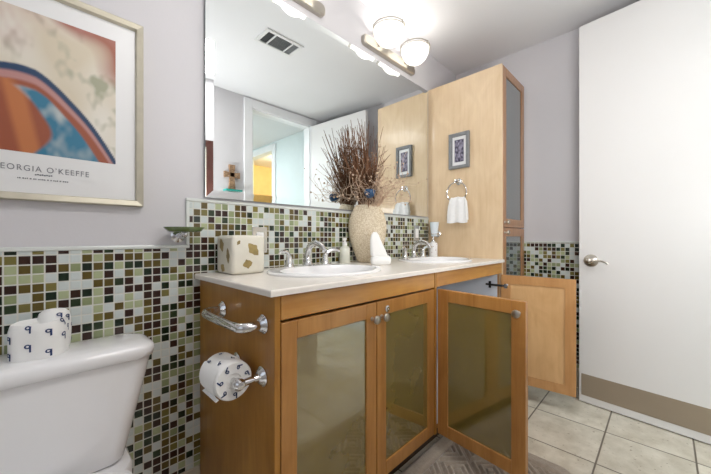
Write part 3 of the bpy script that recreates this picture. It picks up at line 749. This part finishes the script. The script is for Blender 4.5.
# ------------------------------------------------------------------ soap dish on the wall
t = thing('soap_dish', 'green glass soap dish on a chrome wall bracket left of the mirror', 'soap dish', (0.375, YB, 1.02))
bm = bmesh.new(); lathe(bm, [(0, 0.0), (0.045, 0.0), (0.052, 0.003), (0.062, 0.014), (0.063, 0.017), (0.059, 0.016), (0.048, 0.008), (0, 0.006)], (0.375, 1.212, 1.021), segs=36, sx=1.05, sy=0.85); obj('dish', bm, M['greenglass'], t, smooth=True)
bm = bmesh.new(); lathe(bm, [(0, 0), (0.024, 0), (0.025, 0.004), (0.018, 0.009), (0.011, 0.012), (0.010, 0.035)], (0.375, YB-0.0008, 1.008), (0, -1, 0), 24); tube(bm, catmull([(0.375, 1.255, 1.008), (0.375, 1.235, 1.006), (0.375, 1.212, 1.012), (0.375, 1.212, 1.021)], 4), 0.010, 12); obj('bracket', bm, M['chrome'], t, smooth=True)

# ------------------------------------------------------------------ things on the countertop
CT = 0.8650
t = thing('tissue_box_cover', 'square cream ceramic tissue box cover with tan leaf shapes on the counter', 'tissue box cover', (0.567, 1.18, CT))
x0, x1, y0, y1, h = 0.503, 0.636, 1.115, 1.256, 0.145
bm = bx(x0, x1, y0, y1, CT, CT+h, 0.014, 4); obj('cover', bm, M['ceramic'], t, smooth=True, sharp=60)
def leaf(cx, cz, l, w, rot, face):
    bm = bmesh.new(); n = 10; out = []
    for i in range(2*n):
        k = i/n if i <= n else (2*n-i)/n
        s = 1 if i <= n else -1
        px, pz = (k-0.5)*l, s*w*math.sin(PI*k)*(0.5+0.08*math.sin(k*17))
        c, si = math.cos(rot), math.sin(rot); out.append((cx+px*c-pz*si, cz+px*si+pz*c))
    vs = [bm.verts.new((p[0], y0-0.0006, p[1]) if face == 'f' else (x0-0.0006, p[0], p[1])) for p in out]
    bm.faces.new(vs); obj('leaf', bm, M['gold'], t)
leaf(0.585, CT+0.092, 0.062, 0.036, -0.85, 'f'); leaf(0.562, CT+0.038, 0.040, 0.032, 0.25, 'f'); leaf(0.527, CT+0.118, 0.02, 0.012, 1.0, 'f')
leaf(1.205, CT+0.108, 0.055, 0.036, 1.2, 's'); leaf(1.150, CT+0.070, 0.06, 0.026, 1.45, 's'); leaf(1.195, CT+0.022, 0.04, 0.03, 0.5, 's')
bm = bmesh.new(); lathe(bm, [(0.034, 0.0), (0.034, 0.002), (0.027, 0.002), (0.027, 0.0)], ((x0+x1)/2, (y0+y1)/2, CT+h-0.0008), segs=28, sy=0.6); obj('opening_rim', bm, M['ceramic'], t, smooth=True)

def outlet(x, z0, label, w=0.072, h=0.115, switch=False):
    t = thing('outlet_plate', label, 'outlet plate', (x, YB-TT, z0))
    obj('plate', bx(x-w/2, x+w/2, YB-TT-0.006, YB-TT-0.0003, z0, z0+h, 0.002, 2), M['plate'], t)
    obj('socket', bx(x-0.017, x+0.017, YB-TT-0.009, YB-TT-0.005, z0+h/2-0.033, z0+h/2+0.033, 0.002, 2), M['white'], t)
outlet(0.700, 0.934, 'steel outlet plate on the tiles half behind the tissue box cover')
outlet(1.931, 0.976, 'steel outlet plate on the tiles behind the farther faucet', w=0.060)

t = thing('lotion_bottle', 'small pale pump bottle standing between the near faucet and the vase', 'bottle', (1.178, 1.235, CT))
bm = bmesh.new(); lathe(bm, [(0, 0), (0.027, 0), (0.029, 0.004), (0.029, 0.075), (0.027, 0.083), (0.014, 0.092), (0.012, 0.096), (0, 0.096)], (1.178, 1.235, CT), segs=28); obj('bottle_body', bm, M['bottle'], t, smooth=True)
bm = bmesh.new(); lathe(bm, [(0, 0.096), (0.013, 0.096), (0.013, 0.110), (0.006, 0.112), (0.005, 0.124), (0.011, 0.126), (0.011, 0.134), (0, 0.136)], (1.178, 1.235, CT), segs=18); tube(bm, [(1.178, 1.235, CT+0.130), (1.160, 1.222, CT+0.129), (1.152, 1.216, CT+0.124)], 0.0045, 8); obj('pump', bm, M['white'], t, smooth=True)

VXc, VYc = 1.305, 1.185
bm = bmesh.new()
lathe(bm, [(0, 0), (0.044, 0), (0.052, 0.006), (0.068, 0.05), (0.086, 0.10), (0.097, 0.15), (0.101, 0.19), (0.098, 0.23), (0.087, 0.27), (0.071, 0.302), (0.062, 0.318), (0.058, 0.318), (0.066, 0.300), (0.080, 0.265), (0.088, 0.20), (0.07, 0.08), (0.045, 0.02), (0, 0.015)], (VXc, VYc, CT), segs=48)
VR = Matrix.Translation((VXc, VYc, 0)) @ Matrix.Rotation(math.radians(42), 4, 'Z') @ Matrix.Diagonal((0.60, 1.06, 1, 1)) @ Matrix.Translation((-VXc, -VYc, 0))
bmesh.ops.transform(bm, matrix=VR, verts=bm.verts)
o = obj('vase', bm, M['vase'], None, org=(VXc, VYc, CT), smooth=True, sharp=70); tag(o, 'tall beige pebble-textured vase on the counter between the two sinks', 'vase')

# dry stems in the vase: nobody could count them
bm = bmesh.new(); r2 = random.Random(11)
TOP = CT+0.318
def clampY(p): return Vector((p.x, min(p.y, YB-0.030), p.z))
def vpt(r, a, z): return Vector(VR @ Vector((VXc+r*math.cos(a), VYc+r*math.sin(a), z)))
for k in range(165):
    a = r2.uniform(0, 2*PI); rr_ = 0.050*math.sqrt(r2.random()); base = vpt(rr_*0.5, a, CT+0.06); mouth = vpt(rr_, a, TOP)
    a2 = r2.uniform(0, 2*PI); sp = r2.uniform(0.0, 0.17)
    H = r2.uniform(0.14, 0.47)*(1.0-0.9*sp) + 0.02
    top = Vector((VXc-0.035+sp*math.cos(a2), VYc+0.02+min(0.07, 0.9*sp*math.sin(a2)), TOP+H))
    mid = mouth.lerp(top, 0.5)+Vector((r2.uniform(-.014, .014), r2.uniform(-.014, .014), 0.01))
    pts = [clampY(p) for p in catmull([base, mouth, mid, top], 4)]; n = len(pts); r0 = r2.uniform(0.0018, 0.0036)
    tube(bm, pts, [r0*(1-0.65*i/(n-1)) for i in range(n)], 5)
    for _ in range(2):
        if r2.random() < 0.6:
            q = pts[int(n*r2.uniform(0.45, 0.8))]; d = Vector((r2.uniform(-.05, .05), r2.uniform(-.05, .04), r2.uniform(.03, .09)))
            tube(bm, [q, clampY(q+d*0.5+Vector((0.004, 0, 0))), clampY(q+d)], [r0*0.6, r0*0.5, r0*0.25], 4)
o = obj('dried_stems', bm, M['twig'], None, org=(VXc, VYc, TOP), smooth=True); tag(o, 'dense bunch of straight dry brown stems standing in the beige vase', 'dried plants', kind='stuff')
bm = bmesh.new()
for k in range(120):
    a = r2.uniform(0, 2*PI); p = vpt(0.036, a, CT+0.25); pts = [p.copy()]
    d = Vector((math.cos(a)*0.25+0.10, math.sin(a)*0.3-0.18, 1)).normalized(); cu_ = Vector((r2.uniform(-1, 1), r2.uniform(-1, 1), r2.uniform(-1, 1))); L_ = r2.randint(16, 38)
    for i in range(L_):
        if i > 5:
            d = (d + cu_*0.26 + Vector((r2.uniform(-.35, .35), r2.uniform(-.35, .35), r2.uniform(-.26, .40)))).normalized()
            if i % 6 == 0: cu_ = Vector((r2.uniform(-1, 1), r2.uniform(-1, 1), r2.uniform(-1, 0.9)))
        p = clampY(p + d*0.0125)
        if i < 6 or p.z > TOP+0.004: pts.append(p.copy())
    n = len(pts); r0 = r2.uniform(0.0014, 0.0028); tube(bm, pts, [r0*(1-0.6*i/(n-1)) for i in range(n)], 4)
    bmesh.ops.create_icosphere(bm, subdivisions=1, radius=r2.uniform(0.003, 0.007), matrix=Matrix.Translation(pts[-1]))
o = obj('curly_twigs', bm, M['curly'], None, org=(VXc, VYc, TOP), smooth=True); tag(o, 'tangle of pale curly dry twigs fanning out of the beige vase', 'dried plants', kind='stuff')
BX, BY, BZ = VXc-0.052, VYc-0.064, CT+0.376
t = thing('ball_pick', 'dark blue ball on a stem poking out of the beige vase', 'ornament', (BX, BY, BZ-0.03))
bm = bmesh.new(); lathe(bm, [(0, -0.030), (0.013, -0.027), (0.025, -0.015), (0.030, 0.0), (0.028, 0.013), (0.021, 0.020), (0.012, 0.018), (0, 0.015)], (BX, BY, BZ), (-0.1, -0.15, 1), 24); obj('ball', bm, M['blue'], t, smooth=True)
obj('stem', tube(bmesh.new(), [(VXc-0.015, VYc-0.015, CT+0.24), (VXc-0.03, VYc-0.035, TOP+0.002), (BX+0.003, BY+0.004, BZ-0.026)], 0.0026, 6), M['twig'], t)

# folded white cloths in front of the vase
t = thing('folded_washcloth', 'white washcloth folded to a leaning peak on a flat block before the vase', 'washcloth', (1.232, 1.028, CT))
bm = bmesh.new(); ca = math.radians(-40); WX, WY = 1.232, 1.028
def rotp(x, y, z): return (WX+x*math.cos(ca)-y*math.sin(ca), WY+x*math.sin(ca)+y*math.cos(ca), CT+z)
loops = []
for z, g in ((0.0, -0.006), (0.006, 0.0), (0.022, 0.002), (0.038, 0.0), (0.046, -0.008)):
    loops.append([rotp(p[0], p[1], z) for p in rrect(0.098+2*g, 0.052+2*g, 0.015, 5)])
loft(bm, loops); obj('folded_base', bm, M['cloth'], t, smooth=True, sharp=70)
bm = bmesh.new(); loops = []
for z, xl, xr, dp in ((0.046, -0.052, 0.034, 0.040), (0.065, -0.053, 0.028, 0.038), (0.095, -0.054, 0.014, 0.034), (0.125, -0.054, 0.000, 0.028), (0.150, -0.049, -0.010, 0.020), (0.165, -0.038, -0.020, 0.010)):
    cx_ = (xl+xr)/2; loops.append([rotp(cx_+p[0], p[1]*(1+0.06*math.sin(z*200)), z) for p in rrect(xr-xl, dp, min(dp, xr-xl)*0.42, 5)])
loft(bm, loops); obj('folded_peak', bm, M['cloth'], t, smooth=True, sharp=70)

# white dispenser and the tumbler holder in the far corner
DXc, DYc = 2.032, 1.200
t = thing('soap_dispenser', 'white flower-dotted soap dispenser in the corner by the tall cabinet', 'soap dispenser', (DXc, DYc, CT))
bm = bmesh.new(); lathe(bm, [(0, 0), (0.028, 0), (0.030, 0.004), (0.030, 0.092), (0.027, 0.100), (0.014, 0.106), (0.013, 0.112), (0, 0.112)], (DXc, DYc, CT), segs=28)
for k in range(16):
    a = k*2.4; z = CT+0.012+0.0052*k; u = Vector((-math.sin(a), math.cos(a), 0)); nrm = Vector((math.cos(a), math.sin(a), 0)); c = Vector((DXc, DYc, z))+nrm*0.0304
    f = bm.faces.new([bm.verts.new(c+u*0.0035*math.cos(q*PI/3)+Vector((0, 0, 0.0035*math.sin(q*PI/3)))) for q in range(6)]); f.material_index = 1
obj('dispenser_body', bm, [M['china'], plain('dusky_print', (176, 140, 150), rough=0.4)], t, smooth=True)
bm = bmesh.new(); lathe(bm, [(0, 0.112), (0.012, 0.112), (0.012, 0.122), (0.005, 0.124), (0.005, 0.140), (0.009, 0.141), (0.009, 0.147), (0, 0.148)], (DXc, DYc, CT), segs=18); tube(bm, [(DXc, DYc, CT+0.143), (DXc-0.03, DYc-0.02, CT+0.141)], 0.004, 8); obj('pump', bm, M['chrome'], t, smooth=True)

HXc, HYc, HZc = 2.098, 1.200, 1.030
t = thing('tumbler_holder', 'chrome ring tumbler holder fixed to the tall cabinet side in the corner', 'tumbler holder', (HXc, HYc, HZc))
bm = bmesh.new(); lathe(bm, [(0, 0), (0.024, 0), (0.025, 0.004), (0.018, 0.009), (0.011, 0.012), (0.009, 0.028)], (HXc-0.0005, HYc, HZc), (-1, 0, 0), 22); obj('mount', bm, M['chrome'], t, smooth=True)
bm = bmesh.new(); tube(bm, [(HXc-0.052+0.030*math.cos(a), HYc+0.030*math.sin(a), HZc) for a in [2*PI*i/28 for i in range(29)]], 0.004, 8, cap=False); obj('ring', bm, M['chrome'], t, smooth=True)
t = thing('tumbler', 'frosted white tumbler sitting in the chrome ring holder', 'tumbler', (HXc-0.052, HYc, HZc-0.02))
bm = bmesh.new(); lathe(bm, [(0, -0.018), (0.022, -0.018), (0.025, 0.0), (0.0335, 0.085), (0.0315, 0.085), (0.0235, 0.0), (0.0205, -0.014), (0, -0.014)], (HXc-0.052, HYc, HZc), segs=28); obj('cup', bm, M['frost'], t, smooth=True)

# ------------------------------------------------------------------ on the tall cabinet's side: framed picture, towel ring, towel
fx = TX0-0.0005; fy0, fy1, fz0, fz1 = 0.955, 1.103, 1.487, 1.735
t = thing('small_framed_picture', 'small grey framed photograph hung on the tall cabinet side', 'framed picture', (fx, (fy0+fy1)/2, fz0))
bm = bmesh.new()
def ring2(i, x): return [(x, fy0+i, fz0+i), (x, fy0+i, fz1-i), (x, fy1-i, fz1-i), (x, fy1-i, fz0+i)]
loft(bm, [ring2(0, fx), ring2(0, fx-0.022), ring2(0.004, fx-0.025), ring2(0.020, fx-0.022), ring2(0.024, fx-0.010)], cap0=True, cap1=False); bmesh.ops.recalc_face_normals(bm, faces=bm.faces); obj('frame', bm, M['greyframe'], t)
obj('mount_board', bx(fx-0.010, fx-0.004, fy0+0.02, fy1-0.02, fz0+0.02, fz1-0.02), M['mat'], t)
bm = bmesh.new(); cl = bm.loops.layers.float_color.new('paint'); ny, nz = 14, 28
g = [[bm.verts.new((fx-0.0105, fy0+0.040+(fy1-fy0-0.080)*i/ny, fz0+0.046+(fz1-fz0-0.092)*j/nz)) for i in range(ny+1)] for j in range(nz+1)]
def ph(i, j):
    k = mnoise.noise(Vector((i*0.45, j*0.35, 3.3)))*0.9+0.36*math.exp(-((i-7)/4.0)**2-((j-12)/8.0)**2)
    return mix3(lin((48, 44, 66))[:3], lin((176, 170, 190))[:3], 0.22+k)
for j in range(nz):
    for i in range(ny):
        f = bm.faces.new((g[j][i], g[j+1][i], g[j+1][i+1], g[j][i+1]))
        for lp, q in zip(f.loops, ((i, j), (i, j+1), (i+1, j+1), (i+1, j))): lp[cl] = (*ph(*q), 1)
obj('photograph', bm, vcol_mat('violet_photo', 0.3), t)

ry, rz = 1.035, 1.385
t = thing('towel_ring', 'chrome towel ring on the tall cabinet side below the small picture', 'towel ring', (TX0, ry, rz))
bm = bmesh.new(); lathe(bm, [(0, 0), (0.022, 0), (0.024, 0.004), (0.019, 0.010), (0.012, 0.013), (0.010, 0.032), (0.014, 0.036), (0.013, 0.044), (0, 0.047)], (TX0-0.0005, ry, rz+0.01), (-1, 0, 0), 24); obj('mount', bm, M['chrome'], t, smooth=True)
RRg = 0.072; rcx, rcz = TX0-0.036, rz+0.004-RRg
bm = bmesh.new(); tube(bm, [(rcx, ry+RRg*math.sin(a), rcz+RRg*math.cos(a)) for a in [2*PI*i/40 for i in range(41)]], 0.0042, 10, cap=False); obj('ring', bm, M['chrome'], t, smooth=True)
zb = rcz-0.030          # where the towel passes over the ring's lower half
bm = bmesh.new(); loops = []
# draped cross-section in x-z, gathered at the ring, spreading below
for (s, dx, z, w, th) in ((0, -0.016, 1.105, 0.074, 0.008), (1, -0.017, 1.16, 0.073, 0.009), (2, -0.016, 1.215, 0.068, 0.010), (3, -0.013, 1.262, 0.058, 0.010), (4, -0.009, rcz-RRg*0.55, 0.050, 0.010), (5, 0.0, rcz-RRg*0.45, 0.047, 0.010), (6, 0.009, rcz-RRg*0.55, 0.050, 0.010), (7, 0.014, 1.25, 0.060, 0.010), (8, 0.017, 1.18, 0.066, 0.009), (9, 0.018, 1.125, 0.068, 0.008)):
    if s == 0: prev = None
    ln = []
    for i in range(17):
        y = -1+2*i/16; ln.append((rcx+dx + 0.0045*math.sin(y*7+s*0.2), ry-0.008+w*y, z+0.003*math.cos(y*5)))
    loops.append(ln)
loft(bm, loops, False, False, closed=False)
bmesh.ops.recalc_face_normals(bm, faces=bm.faces)
bmesh.ops.solidify(bm, geom=list(bm.faces), thickness=0.007)
o = obj('hand_towel', bm, M['towel'], None, org=(rcx, ry, 1.105), smooth=True, sharp=80); tag(o, 'white hand towel draped through the chrome ring on the tall cabinet', 'towel')

# ------------------------------------------------------------------ vanity light bars
def light_bar(cx, label):
    z = 2.178; t = thing('vanity_light', label, 'wall light', (cx, YB, z), group='two bowl wall lights above the mirror')
    bm = bmesh.new(); loops = []
    for y, g in ((YB-0.0005, 0.0), (YB-0.022, 0.0), (YB-0.028, -0.006)):
        loops.append([(cx+p[0], y, z+p[1]) for p in rrect(0.53+2*g, 0.062+2*g, 0.022, 5)])
    loft(bm, loops); bmesh.ops.recalc_face_normals(bm, faces=bm.faces); obj('backplate', bm, M['nickel'], t, smooth=True)
    for s in (-1, 1):
        sx = cx+s*0.137; sy = YB-0.108; R, H = 0.092, 0.105; zb_ = z-0.034
        bm = bmesh.new(); prof = [(R*math.sin(a), zb_+H*(1-math.cos(a))) for a in [PI/2*i/12 for i in range(13)]]
        prof += [(R-0.004, zb_+H)] + [((R-0.004)*math.sin(a), zb_+0.004+(H-0.004)*(1-math.cos(a))) for a in [PI/2*i/10 for i in range(9, -1, -1)]]
        lathe(bm, prof, (sx, sy, 0), segs=36); obj('bowl_shade', bm, M['opal'], t, smooth=True)
        bm = bmesh.new(); zr = zb_+H
        for (r, zz) in ((R+0.004, zr-0.008), (R+0.004, zr+0.006)):
            tube(bm, [(sx+r*math.cos(a), sy+r*math.sin(a), zz) for a in [2*PI*i/40 for i in range(41)]], 0.0028, 6, cap=False)
        for a in (PI*0.17, PI*0.83, PI*1.5): tube(bm, [(sx+(R+0.005)*math.cos(a), sy+(R+0.005)*math.sin(a), zr-0.012), (sx+(R+0.005)*math.cos(a), sy+(R+0.005)*math.sin(a), zr+0.010)], 0.004, 6)
        tube(bm, [(sx, YB-0.026, z), (sx, YB-0.04, z+0.01), (sx, sy+R+0.004, zr-0.006)], 0.006, 8)
        obj('rim_ring', bm, M['nickel'], t, smooth=True)
        l = bpy.data.lights.new('bulb', 'POINT'); l.energy = BULB_W; l.color = (1.0, 0.97, 0.93); l.shadow_soft_size = 0.03
        lo = bpy.data.objects.new('bulb', l); COL.objects.link(lo); lo.location = (sx, sy, zr-0.045)
light_bar(1.625, 'nickel bar wall light with two opal bowls nearer the tall cabinet')
light_bar(0.800, 'nickel bar wall light with two opal bowls nearer the toilet')

# ------------------------------------------------------------------ reflected in the mirror: vent, cross, dark frame
t = thing('ceiling_vent', 'white louvred vent set in the bathroom ceiling', 'vent', (1.238, 0.55, ZC))
bm = bmesh.new()
for a in ((1.09, 1.386, 0.46, 0.484), (1.09, 1.386, 0.616, 0.64), (1.09, 1.115, 0.484, 0.616), (1.361, 1.386, 0.484, 0.616), (1.168, 1.178, 0.484, 0.616), (1.305, 1.315, 0.484, 0.616)): box(bm, a[0], a[1], a[2], a[3], ZC-0.010, ZC-0.0003, 0.002, 1)
obj('frame', bm, M['vent'], t); obj('backing', bx(1.115, 1.361, 0.484, 0.616, ZC-0.0022, ZC-0.0004), M['ventdark'], t)
bm = bmesh.new()
for i in range(9): box(bm, 1.178, 1.305, 0.490+i*0.0138, 0.494+i*0.0138, ZC-0.008, ZC-0.0022)
for i in range(5): box(bm, 1.319+i*0.0085, 1.323+i*0.0085, 0.484, 0.616, ZC-0.008, ZC-0.0022)
obj('louvres', bm, M['greyframe'], t)
t = thing('wall_cross', 'mottled brown cross on the wall opposite the mirror, seen by reflection', 'cross', (1.325, YF, 1.46))
bm = bmesh.new(); cxx = 1.325; y0_, y1_ = YF+0.001, YF+0.024
def flare(p0, p1, w0, w1):
    d = Vector((p1[0]-p0[0], p1[1]-p0[1])).normalized(); nn = Vector((-d.y, d.x)); q = []
    for p, w in ((p0, w0), (p1, w1)): q += [(p[0]+nn.x*w, p[1]+nn.y*w), (p[0]-nn.x*w, p[1]-nn.y*w)]
    q = [q[0], q[1], q[3], q[2]]
    loft(bm, [[(a[0], y1_, a[1]) for a in q], [(a[0], y0_, a[1]) for a in q]])
flare((cxx, 1.60), (cxx, 1.695), 0.018, 0.030); flare((cxx, 1.60), (cxx, 1.465), 0.018, 0.032); flare((cxx, 1.60), (cxx+0.075, 1.60), 0.018, 0.028); flare((cxx, 1.60), (cxx-0.075, 1.60), 0.018, 0.028)
bmesh.ops.recalc_face_normals(bm, faces=bm.faces); obj('cross_body', bm, M['cross'], t)
t = thing('bevel_tint_bar', 'teal bar added to stand for the mirror bevel tint under the cross', 'bevel_tint_bar', (1.325, YF, 1.44)); obj('shelf', bx(1.245, 1.405, YF+0.0005, YF+0.07, 1.44, 1.458, 0.003), M['teal'], t)  # added bar in place of the teal refraction in the mirror bevel
obj('bracket', bx(1.29, 1.36, YF+0.0005, YF+0.012, 1.415, 1.44, 0.002), M['chrome'], t)
t = thing('dark_framed_picture', 'dark brown framed picture on the wall opposite the toilet', 'framed picture', (0.515, YF, 1.20))
bm = bmesh.new()
def ring3(i, y): return [(0.30+i, y, 1.20+i), (0.30+i, y, 1.85-i), (0.73-i, y, 1.85-i), (0.73-i, y, 1.20+i)]
loft(bm, [ring3(0, YF+0.0005), ring3(0, YF+0.028), ring3(0.05, YF+0.02), ring3(0.055, YF+0.008)], True, False); bmesh.ops.recalc_face_normals(bm, faces=bm.faces); obj('frame', bm, M['darkwood'], t)
obj('picture_sheet', bx(0.35, 0.68, YF+0.003, YF+0.008, 1.25, 1.80), M['ceramic'], t)

# ------------------------------------------------------------------ bath rug
rx0, rx1, ry0, ry1 = 0.72, 1.600, 0.250, 0.800
bm = bmesh.new(); nx, ny = 280, 180; cxr, cyr = (rx0+rx1)/2, (ry0+ry1)/2; hw_, hd = (rx1-rx0)/2, (ry1-ry0)/2
def rug_pt(i, j):
    u, v = -1+2*i/nx, -1+2*j/ny; x, y = u*hw_, v*hd
    r = 0.075; ax, ay = abs(x)-(hw_-r), abs(y)-(hd-r)
    if ax > 0 and ay > 0:      # round the corner
        k = max(ax, ay)/math.hypot(ax, ay); x = math.copysign(hw_-r+ax*k, x); y = math.copysign(hd-r+ay*k, y); ax *= k; ay *= k
    d = r-(math.hypot(max(ax, 0), max(ay, 0)) if (ax > 0 or ay > 0) else max(ax, ay))
    z = 0.024*min(1.0, math.sqrt(max(0.0, min(1, d/0.022))))
    if d < 0.085: z -= 0.010*math.exp(-((d-0.075)/0.008)**2)
    else:
        p, q = (x+y)/0.19, (x-y)/0.19; fp, fq = abs(p-round(p)), abs(q-round(q)); m_ = max(fp, fq)
        z -= 0.014*(math.exp(-((m_-0.47)/0.05)**2)+math.exp(-((m_-0.30)/0.04)**2)+0.9*math.exp(-((m_-0.13)/0.035)**2))
    return (cxr+x, cyr+y, 0.0008+max(0, z))
g = [[bm.verts.new(rug_pt(i, j)) for i in range(nx+1)] for j in range(ny+1)]
for j in range(ny):
    for i in range(nx): bm.faces.new((g[j][i], g[j][i+1], g[j+1][i+1], g[j+1][i]))
o = obj('bath_rug', bm, M['rug'], None, org=(cxr, cyr, 0), smooth=True, sharp=180); tag(o, 'taupe embossed bath rug on the tile floor below the open cabinet doors', 'rug')
